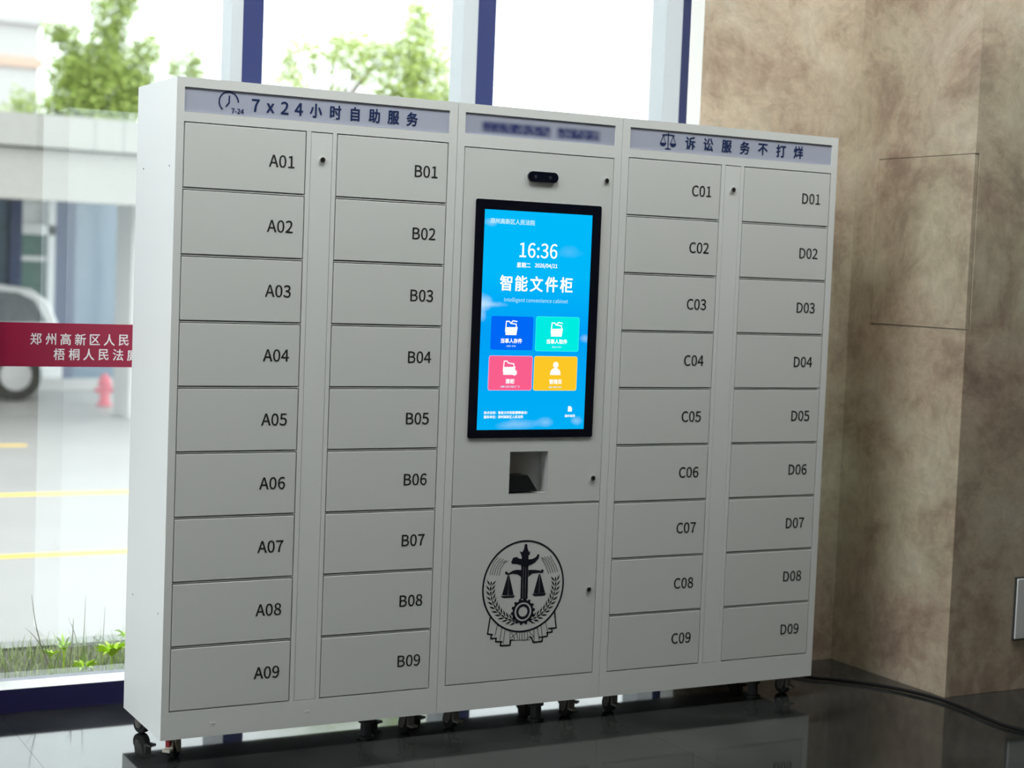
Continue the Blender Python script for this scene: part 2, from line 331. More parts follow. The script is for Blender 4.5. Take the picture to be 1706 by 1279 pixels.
# ---------------------------------------------------------------- lockers
D, ZB, ZT = .382, .07, 1.92
DB, DT = .149, 1.7995
def caster(parent, cx, cy, ang=0., red=False):
    """swivel caster: steel top plate, twin-cheek fork, black wheel, brake pedal"""
    ca, sa = math.cos(ang), math.sin(ang)
    def tf(b):
        b.v = [(cx+x*ca-y*sa, cy+x*sa+y*ca, z) for x, y, z in b.v]; return b
    f = MB().box(-.027, .027, -.023, .023, .0655, .0695).cyl((0, 0, .060), 2, .013, .006, 14)
    for sx in (-1, 1):
        a, c = (sx*.0135, sx*.0165)
        x0, x1 = min(a, c), max(a, c)
        pr = [(-.012, .060), (.022, .060), (.026, .034), (.020, .018), (.006, .018), (-.006, .036)]
        f.loft([[(x0, p, q) for p, q in pr], [(x1, p, q) for p, q in pr]])
    f.box(-.0165, .0165, -.012, .022, .057, .061)
    f.cyl((-.0185, .012, .027), 0, .006, .037, 10)
    fo = tf(f).build('caster', M['zinc' if red else 'zinc_dull'], parent)
    wv = MB(); R = []
    for x, r in ((-.012, .020), (-.0115, .024), (-.009, .0268), (.009, .0268), (.0115, .024), (.012, .020)):
        R.append([(x, .012+r*math.cos(2*math.pi*j/28), .027+r*math.sin(2*math.pi*j/28)) for j in range(28)])
    tf(wv.loft(R)).build('wheel', M['rubber'], fo, smooth=False)
    tf(MB().box(-.012, .012, -.038, -.012, .026, .034).box(-.012, .012, -.018, -.010, .030, .056)).build('brake_pedal', M['zinc' if red else 'zinc_dull'], fo, .0015)
    if red: tf(MB().box(-.006, .006, -.030, -.020, .040, .058)).build('brake_tab', M['red'], fo, .001)
    return fo
def level_foot(parent, cx, cy):
    R = []
    for z, r in ((.0, .026), (.006, .026), (.009, .018), (.045, .0165), (.048, .024), (.060, .024), (.063, .018), (.0698, .018)):
        R.append([(cx+r*math.cos(2*math.pi*j/20), cy+r*math.sin(2*math.pi*j/20), z) for j in range(20)])
    return MB().loft(R).build('levelling_foot', M['foot'], parent)
def keyhole(parent, x, z, y=0., chrome=True):
    lk = MB().cyl((x, y-.005, z), 1, .0085, .008, 20).build('lock', M['chrome'], parent, .001)
    MB().cyl((x, y-.0056, z), 1, .0058, .0008, 16).box(x-.0012, x+.0012, y-.0062, y-.0055, z-.0045, z+.0045).build('key_slot', M['black'], lk)
    return lk
def front(b, xs0, xs1, holes):
    """face frame in the strip xs0..xs1 with rectangular openings (z0,z1) left clear"""
    z = ZB
    for z0, z1 in sorted(holes):
        if z0 > z: b.box(xs0, xs1, 0, .018, z, z0)
        z = z1
    b.box(xs0, xs1, 0, .018, z, ZT)
SZ0, SZ1 = 1.8262, 1.8935
def locker(x0, x1, a, b_, l0, l1, c, d, letters, label, sign_x, sign_items, icon, screws):
    root = tag(empty('locker_cabinet', ((x0+x1)/2, .19, 0)), label, 'locker')
    X0, X1 = x0+.0007, x1-.0007
    bd = MB().box(X0, X1, .018, D, ZB, ZT)
    col = (DB, DT); sg = (SZ0, SZ1)
    sxa, sxb = sign_x
    cuts = sorted({X0, a, b_, l0, l1, c, d, X1, sxa, sxb})
    for p, q in zip(cuts, cuts[1:]):
        mid = (p+q)/2; h = []
        if a < mid < b_ or l0 < mid < l1 or c < mid < d: h.append(col)
        if sxa < mid < sxb: h.append(sg)
        front(bd, p, q, h)
    for (p, q) in ((a, b_), (c, d)):
        for i in range(1, 9):
            z = DB+(DT-DB)*i/9; bd.box(p, q, .002, .018, z-.0014, z+.0014)
    body = bd.build('body', M['white'], root)
    for p, q in ((a, b_), (c, d)): MB().box(p, q, .0176, .0179, DB, DT).build('gap_shade_plate', M['dark_gap'], root)  # dark plates added behind the doors, painting the shade of the gaps
    # narrow service cover between the two door columns, with its lock
    lp = MB().box(l0+.001, l1-.001, .0005, .0175, DB+.0012, DT-.0032).build('lock_panel', M['white'], root, .0008)
    keyhole(lp, (l0+l1)/2+.0025, 1.7205)
    pitch = (DT-DB)/9
    for (p, q, lx, let) in ((a, b_, .310-.0229 if False else None, letters[0]), (c, d, None, letters[1])):
        cx = {'A': .3098, 'B': .762, 'C': 1.7508, 'D': 2.1985}[let]
        for i in range(9):
            z1 = DT-pitch*i; z0 = z1-pitch
            t_ = .0033 if i == 0 else .0043; b2 = .0033 if i == 8 else .0043
            dr = MB().box(p+.0030, q-.0030, .0002, .0175, z0+b2, z1-t_).build('door', M['door'], root, .001)
            nm = '%s%02d' % (let, i+1)
            tx = text_mesh([(nm, cx, (z0+z1)/2+.0005, .0462)], -.0004, .011).build('number', M['ink'], dr)
            tx['label'] = 'black printed number ' + nm
    sp = MB().box(sxa+.001, sxb-.001, .0035, .017, SZ0+.001, SZ1-.001).build('sign_panel', M['sign'], root)
    text_mesh(sign_items, .0027, .028).build('lettering', M['navy'], sp)
    icon(sp)
    for sx, sz in screws:
        MB().cyl((sx, -.0012, sz), 1, .0022, .0012, 10).build('screw', M['text_glint_white'], root)  # white colour stands in for the glint on the metal heads
    return root
def clock_icon(sp):
    b = MB(); y = .0027; cx, cz = .1498, 1.8622
    b.arc(cx, cz, .0255, .0296, 0, 232, y, 40)
    b.stroke([(cx+.0015, cz+.0165), (cx+.0012, cz-.002)], .0042, y); b.stroke([(cx+.0012, cz-.002), (cx-.0075, cz-.0125)], .0042, y)
    b.build('clock_icon', M['navy'], sp)
    text_mesh([('7-24', cx+.0265, cz-.0235, .0185, 1.)], .0027, .03).build('clock_caption', M['navy'], sp)
def scales_icon(sp):
    b = MB(); y = .0027; cx, cz = 1.6140, 1.8590
    b.stroke([(cx, cz+.0265), (cx, cz-.0235)], .0036, y); b.poly([(cx-.013, cz-.0255), (cx+.013, cz-.0255), (cx+.008, cz-.0215), (cx-.008, cz-.0215)], y)
    b.stroke([(cx-.0225, cz+.0195), (cx, cz+.0215), (cx+.0225, cz+.0195)], .004, y)
    for s_ in (-1, 1):
        q = cx+s_*.019
        b.stroke([(q, cz+.019), (q-.0095, cz-.006)], .0024, y); b.stroke([(q, cz+.019), (q+.0095, cz-.006)], .0024, y)
        b.poly([(q-.0125, cz-.005)]+[(q+.0125*math.cos(math.radians(t)), cz-.005+.0115*math.sin(math.radians(t))) for t in range(180, 361, 20)], y)
    b.build('scales_icon', M['navy'], sp)
sz = 1.8598
LX = [.2285, .2720, .3147, .3573, .409, .4698, .5303, .5907, .6517, .7118]
L_it = []
for ch, x in zip('7x24小时自助服务', LX):
    em = .0425 if ord(ch) > 255 else .046
    L_it.append((ch, x, sz-.0008-(.004 if ch == 'x' else 0), em, .88 if ord(ch) > 255 else 1.))
RX = [1.6998, 1.7704, 1.8433, 1.9161, 1.9894, 2.0641, 2.1367]
R_it = [(ch, x, sz, .0440, .93) for ch, x in zip('诉讼服务不打烊', RX)]
lockL = locker(0, .8609, .0229, .3829, .3960, .4628, .4751, .8336, 'AB', 'white steel locker cabinet on the left, doors A01 to A09 and B01 to B09', (.0229, .8340), L_it, clock_icon,
               [(.148, .108), (.157, .108), (.435, .115), (.444, .116)])
lockR = locker(1.440, 2.303, 1.4668, 1.8264, 1.8400, 1.9035, 1.9163, 2.2783, 'CD', 'white steel locker cabinet on the right, doors C01 to C09 and D01 to D09', (1.4690, 2.2768), R_it, scales_icon, [])
for y_, z_ in ((.3075, 1.679), (.052, 1.678), (.311, .428), (.0515, .422)):
    MB().cyl((-.0006, y_, z_), 0, .0022, .001, 10).build('side_hole', M['black'], lockL)
for root, cs, fx in ((lockL, (.052, .792), .655), (lockR, (1.525, 2.235), 2.10)):
    for i, cx in enumerate(cs):
        caster(root, cx, .055, (-.75, .15)[i] if root is lockL else (.1, .2)[i], root is lockL and i == 0); caster(root, cx, .33, .5)
    level_foot(root, fx, .06)

# ---------------------------------------------------------------- kiosk in the middle
K0, K1 = .8609, 1.440
kiosk = tag(empty('self_service_kiosk', (1.15, .19, 0)), 'white kiosk cabinet with touch screen, between the two locker cabinets', 'kiosk')
a, d = .8862, 1.4140; DM = .704; KT = 1.7925; KB = .1515
bd = MB().box(K0+.0008, K1-.0008, .06, D, ZB, ZT)
kx = K0+.0008; kX = K1-.0008; ks = (.8862, 1.4140)
for p, q, h in ((kx, a, []), (a, d, [(KB, KT), (SZ0+.004, SZ1)]), (d, kX, [])):
    z = ZB
    for z0, z1 in h: bd.box(p, q, 0, .06, z, z0); z = z1
    bd.box(p, q, 0, .06, z, ZT)
bd.box(a, d, .002, .018, DM-.0015, DM+.0015)
bd.build('body', M['white'], kiosk)
MB().box(a, 1.081, .0176, .0179, KB, KT).box(1.2185, d, .0176, .0179, KB, KT).box(1.081, 1.2185, .0176, .0179, KB, .7365).box(1.081, 1.2185, .0176, .0179, .8705, KT).build('gap_shade_plate', M['dark_gap'], kiosk)  # same added dark plate: gap shade as colour, clear of the scanner recess
sp = MB().box(a+.0005, d-.0005, .0035, .017, SZ0+.0045, SZ1-.0005).build('sign_panel', M['smudge'], kiosk)
sp['label'] = 'pale sign with a heading too soft to read'
ld = MB().box(a+.0025, d-.0025, .0002, .0175, KB+.003, DM-.004).build('lower_door', M['door'], kiosk, .001)
# upper door, with the opening of the scanner recess left clear
rx0, rx1, rz0, rz1 = 1.0815, 1.2180, .7370, .8700
ux0, ux1, uz0, uz1 = a+.0025, d-.0025, DM+.004, KT-.003
ud = MB().box(ux0, ux1, .0002, .0175, rz1, uz1).box(ux0, ux1, .0002, .0175, uz0, rz0).box(ux0, rx0, .0002, .0175, rz0, rz1).box(rx1, ux1, .0002, .0175, rz0, rz1)
ud = ud.build('upper_door', M['door'], kiosk)
keyhole(ud, 1.3868, 1.7199); keyhole(ud, 1.3826, .7810); keyhole(ld, 1.3846, .4244)
# scanner recess: steel tray sunk in the door
t = .0012; ry = .048
rc = MB().box(rx0, rx1, ry, ry+t, rz0, rz1).box(rx0, rx0+t, .0, ry, rz0, rz1).box(rx1-t, rx1, .0, ry, rz0, rz1).box(rx0, rx1, 0, ry, rz0, rz0+t).box(rx0, rx1, 0, ry, rz1-t, rz1)
rc = rc.build('scanner_recess', mat('satin_steel', (.58, .58, .58), .4, .25), ud)
pr = [(rx0+.004, .7475), (rx0+.009, .7445), (rx0+.104, .7445), (rx0+.070, .792), (rx0+.064, .7955), (rx0+.004, .7955)]
MB().loft([[(x, .003, z) for x, z in pr], [(x, ry-.001, z) for x, z in pr]]).build('scanner', M['black'], ud)
# camera bar
def pill(x0, x1, z0, z1, n=12):
    r = (z1-z0)/2; zc = (z0+z1)/2
    return [(x1-r+r*math.sin(math.pi*i/n), zc+r*math.cos(math.pi*i/n)) for i in range(n+1)]+[(x0+r-r*math.sin(math.pi*i/n), zc-r*math.cos(math.pi*i/n)) for i in range(n+1)]
pp = pill(1.1045, 1.2095, 1.7010, 1.7325)
cb = MB().loft([[(x, .0002, z) for x, z in pp], [(x, -.008, z) for x, z in pp]]).build('camera_bar', M['bezel'], ud)
for lx in (1.129, 1.180):
    ln = MB().cyl((lx, -.0090, 1.7168), 1, .0056, .0012, 18).build('lens', mat('lens_glass', (.03, .035, .05), .1), cb)

# touch screen
def rrect(x0, x1, z0, z1, r, n=5):
    out = []
    for cx, cz, a0 in ((x1-r, z1-r, 0), (x0+r, z1-r, 90), (x0+r, z0+r, 180), (x1-r, z0+r, 270)):
        out += [(cx+r*math.cos(math.radians(a0+90*i/n)), cz+r*math.sin(math.radians(a0+90*i/n))) for i in range(n+1)]
    return out
br = rrect(.9307, 1.3723, .9131, 1.6391, .006)
scr = MB().loft([[(x, -.004, z) for x, z in br], [(x, .0002, z) for x, z in br]]).build('touch_screen', M['bezel'], kiosk)
E_ = -.0041
MB().poly([(.9604, .9383), (1.3395, .9383), (1.3395, 1.6088), (.9604, 1.6088)], E_-.0003).build('display', M['display'], scr)
y1 = E_-.0006; y2 = E_-.0009
eW = emit('screen_white', (1, 1, 1), 1.05); eP = emit('screen_pale', (.55, .85, 1), 1.)
for nm, (x0, x1, z0, z1), c, rim in (('deposit_tile', (.9946, 1.1443, 1.1825, 1.2886), (0, 104, 246), None), ('pickup_tile', (1.1524, 1.3083, 1.1816, 1.2895), (0, 236, 226), (60, 250, 245)),
                                ('return_tile', (.9926, 1.1459, 1.0595, 1.1664), (250, 96, 142), (250, 180, 225)), ('staff_tile', (1.1512, 1.3065, 1.0592, 1.1665), (252, 200, 40), (252, 228, 150))):
    if rim: MB().poly(rrect(x0, x1, z0, z1, .007), y1).build(nm+'_rim', emit(nm+'_rim', lin(rim)), scr)
    MB().poly(rrect(x0+.0015, x1-.0015, z0+.0015, z1-.0015, .006), y1-.0002).build(nm, emit(nm, lin(c)), scr)
def folder(b, cx, cz, arrow=True):
    b.stroke([(cx-.021, cz-.010), (cx-.019, cz+.021), (cx-.009, cz+.021), (cx-.004, cz+.015), (cx+.015, cz+.013), (cx+.016, cz+.004)], .0035, y2)
    b.poly([(cx-.021, cz+.003), (cx+.021, cz+.004), (cx+.017, cz-.021), (cx-.021, cz-.021)], y2)
    if arrow: b.stroke([(cx-.002, cz+.017), (cx+.004, cz+.023), (cx+.018, cz+.021)], .0035, y2)
for nm in ('deposit_icon', 'pickup_icon', 'return_icon', 'staff_icon', 'manual_icon'):
    b = MB()
    if nm == 'deposit_icon': folder(b, 1.0675, 1.2507)
    if nm == 'pickup_icon': folder(b, 1.2283, 1.2487)
    if nm == 'return_icon': folder(b, 1.065, 1.1286, False); b.arc(1.083, 1.1145, 0, .009, 0, 360, y2-.0001, 16)
    if nm == 'staff_icon':
        b.arc(1.2286, 1.1395, 0, .0098, 0, 360, y2, 18)
        b.poly([(1.2095, 1.108)]+[(1.228+.0185*math.cos(math.radians(t)), 1.113+.017*math.sin(math.radians(t))) for t in range(180, -1, -15)]+[(1.247, 1.108)], y2)
    if nm == 'manual_icon': b.poly([(1.279, .9935), (1.279, 1.0105), (1.288, 1.0105), (1.2935, 1.005), (1.2935, .9935)], y2)
    b.build(nm, eW, scr)
text_mesh([('郑州高新区人民法院', 1.0573, 1.5753, .0172, 1.)], y2, .03).build('court_name', eP, scr)
text_mesh([('16:36', 1.1512, 1.4912, .0595, .94)], y2, .012).build('clock_digits', eW, scr)
text_mesh([('星期二', 1.1010, 1.4450, .0168, .98), ('2026/04/21', 1.1800, 1.4450, .0158, .98)], y2, .03).build('date', eW, scr)
text_mesh([(ch, 1.0420+.0532*i, 1.3885, .0505, .93) for i, ch in enumerate('智能文件柜')], y2, .026).build('cabinet_title', eW, scr)
text_mesh([('Intelligent convenience cabinet', 1.1503, 1.3362, .0158, .98)], y2, .008).build('english_title', eP, scr)
for it in (('当事人存件', 1.0685, 1.2122, .0152, 1.), ('当事人取件', 1.2295, 1.2122, .0152, 1.), ('清柜', 1.0685, 1.0878, .0160, 1.), ('管理员', 1.2298, 1.0872, .0155, 1.)):
    text_mesh([it], y2, .04).build('tile_caption', eW, scr)
for it in (('存件', 1.0685, 1.1957, .006, 3.), ('取件', 1.2290, 1.1950, .006, 3.), ('清空柜门', 1.0688, 1.0712, .0066, 2.6), ('管理员', 1.2290, 1.0700, .006, 2.7)):
    text_mesh([it], y2, .02).build('tile_subcaption', eP, scr)
text_mesh([('技术支持：智能文件柜服务中心', .9829, .9912, .0098, 1., 'L'), ('联系电话：', 1.0930, .9912, .0098, 1., 'L'), ('服务单位：郑州高新区人民法院', .9829, .9782, .0098, 1., 'L'), ('操作说明', 1.2868, .9800, .0092, 1.)], y2, .03).build('footer_text', eW, scr)
# court emblem printed on the lower door
def EM(u, v): return (1.1476+(u-535)*.000369+(v-560)*.0000147, .4465-(v-560)*.0003265-(u-535)*.00002)
eb = MB(); ye = -.0004; ECX, ECZ = 1.1478, .4465
def P(pts): eb.poly([EM(*p) for p in pts], ye)
def Lw(pts, wd=.0012): eb.stroke([EM(*p) for p in pts], wd, ye)
eb.arc(ECX, ECZ, .1400, .1455, 0, 360, ye, 96)
P([(548, 155), (560, 148), (572, 155), (575, 195), (590, 232), (600, 212), (598, 250), (584, 262), (582, 370), (512, 370), (520, 275), (508, 240), (500, 222), (522, 232), (540, 205)])
P([(432, 288), (470, 276), (492, 292), (522, 296), (522, 358), (470, 344), (425, 344), (416, 325), (426, 310)])
P([(578, 300), (620, 296), (655, 278), (674, 250), (684, 246), (690, 256), (680, 290), (650, 325), (610, 350), (578, 362)])
for x0, x1 in ((513, 533), (536, 557), (560, 582)): P([(x0, 366), (x1, 366), (x1-8, 685), (x0-8, 685)])
P([(360, 420), (376, 416), (390, 436), (430, 410), (470, 400), (513, 402), (513, 470), (480, 445), (430, 438), (390, 450), (366, 446), (358, 434)])
P([(582, 402), (640, 400), (690, 406), (708, 412), (706, 398), (720, 394), (730, 404), (728, 424), (710, 432), (680, 428), (620, 435), (582, 468)])
P([(391, 452), (384, 452), (328, 645), (386, 648)]); P([(393, 452), (398, 452), (440, 645), (390, 648)]); P([(315, 655), (455, 648), (440, 668), (345, 674)])
P([(691, 440), (684, 440), (632, 628), (686, 630)]); P([(694, 440), (699, 440), (745, 624), (690, 630)]); P([(618, 634), (758, 626), (742, 650), (640, 656)])
GX, GZ = EM(530, 805)
eb.arc(GX, GZ, .0300, .0370, 0, 360, ye, 40); eb.arc(GX, GZ, .0160, .0240, 0, 360, ye, 32)
for i in range(14):
    q = 2*math.pi*i/14+.1; c_, s_ = math.cos(q), math.sin(q)
    eb.poly([(GX+r*c_-w_*s_, GZ+r*s_+w_*c_) for r, w_ in ((.0365, -.0050), (.0425, -.0034), (.0425, .0034), (.0365, .0050))], ye)
for side in (-1, 1):
    for i in range(12):
        ang = math.radians((198 if side < 0 else -14)+(i*7.6 if side < 0 else -i*7.6)-(25 if side < 0 else -22)+ (0))
        rr = .1165 - .0008*i
        px_, pz_ = ECX+rr*math.cos(ang), ECZ-.004+rr*math.sin(ang)
        tx_, tz_ = (math.sin(ang)*(1 if side < 0 else -1)*-1, math.cos(ang)*(1 if side < 0 else -1))
        if tz_ < 0 and i < 6: tx_, tz_ = -tx_, -tz_
        if i >= 6:
            tx_, tz_ = (-math.sin(ang)*(-1 if side < 0 else 1), math.cos(ang)*(-1 if side < 0 else 1))
        nx_, nz_ = math.cos(ang), math.sin(ang)
        for lean, off in ((.75, .0082), (-.75, -.0082), (0, 0)):
            dx, dz = tx_+lean*nx_, tz_+lean*nz_; l = math.hypot(dx, dz); dx /= l; dz /= l
            bx, bz = px_+off*nx_*.55, pz_+off*nz_*.55; ln_ = .0205 if lean else .013; wd = .0027
            eb.poly([(bx-dx*.004, bz-dz*.004), (bx+dx*ln_*.4-dz*wd, bz+dz*ln_*.4+dx*wd), (bx+dx*ln_, bz+dz*ln_), (bx+dx*ln_*.4+dz*wd, bz+dz*ln_*.4-dx*wd)], ye)
for i in range(5):
    Lw([(212+22*i, 450+2*i), (226+22*i, 395), (250+25*i, 335), (290+27*i if i < 4 else 388, 285+8*i)], .0015)
    Lw([(868-22*i, 415+5*i), (850-24*i, 360), (822-25*i, 305), (795-27*i if i < 3 else 712, 262+6*i)], .0015)
for pts in ([(215, 862), (190, 1018), (236, 1024)], [(228, 1022), (221, 1062), (276, 1060)], [(270, 1062), (268, 1092), (326, 1094)], [(318, 1096), (312, 1132), (405, 1130), (412, 1082), (430, 1078)],
            [(838, 792), (856, 968), (782, 974)], [(812, 976), (815, 1008), (762, 1014)], [(770, 1016), (768, 1048), (692, 1058)], [(722, 1060), (716, 1098), (630, 1106), (614, 1060), (600, 1056)]):
    Lw(pts, .0045)
for pts in ([(285, 925), (262, 1035)], [(325, 960), (308, 1080)], [(358, 972), (340, 1110)], [(408, 985), (400, 1125)], [(748, 905), (772, 1005)], [(705, 935), (718, 1045)], [(668, 960), (690, 1085)], [(636, 985), (640, 1100)],
            [(430, 1082), (600, 1082)], [(412, 1060), (470, 1010), (480, 1075)], [(500, 1002), (496, 1082)], [(520, 1002), (520, 1082)], [(545, 1002), (545, 1080)], [(570, 1002), (575, 1080)], [(590, 1000), (640, 1060)], [(420, 1010), (450, 1075)], [(600, 1040), (560, 1082)]):
    Lw(pts, .0017)
eb.build('court_emblem', M['emblem'], ld)
for i, cx in enumerate((.945, 1.362)):
    caster(kiosk, cx, .055, (.2, .1)[i]); caster(kiosk, cx, .33, .5)
level_foot(kiosk, 1.245, .06)

# ---------------------------------------------------------------- banner on the glass, wall box, cable
bn = tag(empty('banner_strip', (-.6, .797, 1.137)), 'crimson strip with white court name stuck on the window left of the lockers', 'banner')
MB().box(-.42, .418, .7965, .7975, 1.069, 1.2062).build('strip', M['banner'], bn)
l1 = '郑州高新区人民法院'; l2 = '梧桐人民法庭'
it = [(ch, -.1895+.0462*i, 1.1560, .0395, .93) for i, ch in enumerate(l1)]+[(ch, -.1165+.0468*i, 1.1085, .0395, .93) for i, ch in enumerate(l2)]
text_mesh(it, .796, .014).build('lettering', M['text_glint_white'], bn)
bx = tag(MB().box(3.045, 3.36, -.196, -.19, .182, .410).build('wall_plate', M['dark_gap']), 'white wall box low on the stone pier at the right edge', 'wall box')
pb_ = MB().box(3.050, 3.355, -.202, -.1955, .187, .405).build('cover', mat('white_box_paint', (.82, .82, .84), .4), bx, .003)
pts = [(2.33, .415, .008), (2.39, .34, .008), (2.42, .26, .008), (2.4528, .188, .008), (2.53, .12, .008), (2.6003, .034, .008), (2.655, -.08, .008), (2.685, -.21, .008), (2.683, -.34, .008), (2.662, -.4719, .008), (2.655, -.56, .008), (2.672, -.6325, .008), (2.72, -.80, .008), (2.85, -1.1, .008)]
def smooth(p, n=5):
    out = []
    for i in range(len(p)-1):
        a0, a1, a2, a3 = (Vector(p[max(0, min(len(p)-1, j))]) for j in (i-1, i, i+1, i+2))
        for k_ in range(n):
            t_ = k_/n; out.append(.5*((2*a1)+(a2-a0)*t_+(2*a0-5*a1+4*a2-a3)*t_*t_+(3*a1-a0-3*a2+a3)*t_**3))
    return out+[Vector(p[-1])]
tag(MB().tube(smooth(pts), .0062, 10).build('power_cable', M['cable'], smooth=True), 'black cable curving over the dark floor from behind the right cabinet', 'cable')

# ---------------------------------------------------------------- lamps of the room
pos = [(x, y) for y in (-.80,) for x in (-3.4, -1.4, .6, 2.6)]
for i, (x, y) in enumerate(pos):
    cl = tag(empty('ceiling_light', (x, y, 3.6)), 'square recessed ceiling light above the lockers, ' + ('nearest the glazed left side', 'second from the glazed left side', 'second from the stone pier', 'nearest the stone pier')[i], 'ceiling light', 'ceiling lights of the lobby')
    MB().box(x-.32, x+.32, y-.32, y-.30, 3.575, 3.5995).box(x-.32, x+.32, y+.30, y+.32, 3.575, 3.5995).box(x-.32, x-.30, y-.30, y+.30, 3.575, 3.5995).box(x+.30, x+.32, y-.30, y+.30, 3.575, 3.5995).build('frame', M['frame_white'], cl)
    MB().box(x-.30, x+.30, y-.30, y+.30, 3.588, 3.592).build('diffuser', M['lamp'], cl)

# ---------------------------------------------------------------- outdoors: building, car, hydrant, trees
bl = tag(empty('office_building', (0, 19, -.45)), 'low cream building with deep canopy and dark glazed front across the yard', 'building')
MB().box(-14, 5.05, 14.0, 14.3, 2.03, 2.58).build('lower_fascia', M['clad'], bl)
MB().box(-14, 5.05, 13.9, 14.3, 2.60, 2.95).build('upper_fascia', M['clad'], bl)
MB().box(-14, 5.05, 14.3, 19.4, 2.55, 2.93).build('canopy_slab', M['clad'], bl)
for x in (2.70, 3.30, 3.62, -1.0, -4.5):
    MB().box(x-.004, x+.004, 13.895, 13.9, 2.60, 2.95).build('panel_joint', M['kerb'], bl)
for x in (4.02, -3.0, -9.0):
    MB().box(x, x+.75, 14.9, 15.6, -.45, 2.55).build('pillar', M['farwall'], bl)
MB().box(-14, 5.05, 19.4, 19.6, -.45, 2.55).build('glazed_front', M['fglass'], bl)
MB().box(-14, 5.05, 19.1, 19.4, -.45, -.30).build('base_step', M['farwall'], bl)
MB().box(3.30, 3.45, 18.2, 18.4, -.45, 2.55).build('dark_post', M['frame_dark'], bl)
MB().box(3.55, 3.60, 19.25, 19.35, -.3, 2.5).box(4.02, 4.12, 19.2, 19.35, -.3, 2.5).box(3.5, 4.12, 19.2, 19.35, 1.72, 1.86).box(3.5, 4.02, 19.25, 19.35, 1.35, 1.42).build('door_frame', M['frame_white'], bl)
MB().box(3.60, 4.02, 19.3, 19.34, 1.42, 1.72).build('pane', M['fgreen'], bl)
MB().box(3.60, 4.02, 19.3, 19.34, -.25, 1.35).build('pane', M['fgreen'], bl)
MB().box(3.60, 4.02, 19.3, 19.34, 1.86, 2.45).build('pane', M['frame_white'], bl)
MB().box(4.12, 4.42, 19.28, 19.38, -.3, 2.5).build('side_panel', M['frame_dark'], bl)
# car parked under the canopy
car = tag(empty('car', (2.2, 17.9, -.45)), 'white car parked under the canopy of the building outside', 'car')
cx1 = 3.82
def cprof(y, ins=0.):
    p = [(0, .28), (0, .72), (-.05, .98), (-.20, 1.30), (-.42, 1.45), (-1.0, 1.52), (-2.2, 1.50), (-3.0, 1.04), (-3.8, .92), (-4.05, .60), (-4.0, .25)]
    return [(cx1+q*(1), y, -.45+z_-(ins if z_ > .95 else 0)) for q, z_ in p]
bdc = MB().loft([cprof(17.35, .02), cprof(17.42), cprof(18.78), cprof(18.85, .02)]).build('car_body', M['carpaint'], car, .03)
for y_, e_ in ((17.335, -.012), (18.853, .012)):
    MB().loft([[(cx1+q, y_, -.45+z_) for q, z_ in ((-.22, 1.02), (-.38, 1.30), (-.60, 1.40), (-1.2, 1.43), (-1.2, .98))], [(cx1+q, y_+e_, -.45+z_) for q, z_ in ((-.24, 1.03), (-.39, 1.29), (-.61, 1.39), (-1.19, 1.42), (-1.19, .99))]]).build('side_window', M['carglass'], car)
    MB().loft([[(cx1+q, y_, -.45+z_) for q, z_ in ((-1.28, .98), (-1.28, 1.43), (-2.2, 1.42), (-2.85, 1.04))], [(cx1+q, y_+e_, -.45+z_) for q, z_ in ((-1.29, .99), (-1.29, 1.42), (-2.19, 1.41), (-2.83, 1.05))]]).build('side_window', M['carglass'], car)
for wx in (-.60, -3.25):
    for wy in (17.33, 18.70):
        wh = MB().cyl((cx1+wx, wy, -.45+.33), 1, .33, .2, 24).build('wheel', M['rubber'], car)
        MB().cyl((cx1+wx, wy-.006, -.45+.33), 1, .2, .212, 18).build('hub_cap', M['steel'], wh)
hy = tag(empty('fire_hydrant', (4.18, 16.6, -.45)), 'small faded red hydrant on the paving outside, beside the lockers', 'hydrant')
R = []
for z_, r_ in ((0, .10), (.03, .10), (.035, .065), (.24, .06), (.25, .085), (.28, .085), (.33, .075), (.38, .05), (.41, .02)):
    R.append([(4.18+r_*math.cos(2*math.pi*j/18), 16.6+r_*math.sin(2*math.pi*j/18), -.45+z_) for j in range(18)])
MB().loft(R).build('barrel', M['hyd'], hy); MB().cyl((4.06, 16.6, -.25), 0, .035, .24, 12).build('outlet', M['hyd'], hy)
fb = tag(empty('far_building', (7, 42, -.45)), 'distant pale building with a terracotta strip, top left beyond the trees', 'building')
MB().box(-6, 8.4, 40, 48, -.45, 7.4).build('wall', M['farwall'], fb)
MB().box(-6.1, 8.5, 39.9, 40, 6.3, 6.55).build('cornice', M['orange'], fb)
MB().box(-6.1, 8.5, 39.85, 48.1, 7.4, 7.6).build('roof', M['farwall'], fb)
def leaves(clusters, per, size, name, m, parent, seed):
    rnd = random.Random(seed); b = MB()
    for (x, y, z, r) in clusters:
        for _ in range(int(per*(r/.18)**2)+6):
            while True:
                p = Vector((rnd.uniform(-1, 1), rnd.uniform(-1, 1), rnd.uniform(-1, 1)))
                if p.length < 1: break
            q = Vector((x, y, z))+p*r*Vector((1, 1.5, 1)).length/1.45*rnd.choice((1, 1, 1.25))
            ax = Vector((rnd.gauss(0, 1), rnd.gauss(0, 1), rnd.gauss(0, .6))).normalized(); bx_ = ax.orthogonal().normalized()
            s_ = size*rnd.uniform(.7, 1.3); n = len(b.v)
            b.v += [tuple(q-ax*s_), tuple(q+bx_*s_*.5), tuple(q+ax*s_), tuple(q-bx_*s_*.5)]; b.f.append((n, n+1, n+2, n+3))
    o = b.build(name, m, parent); o['kind'] = 'stuff'; return o
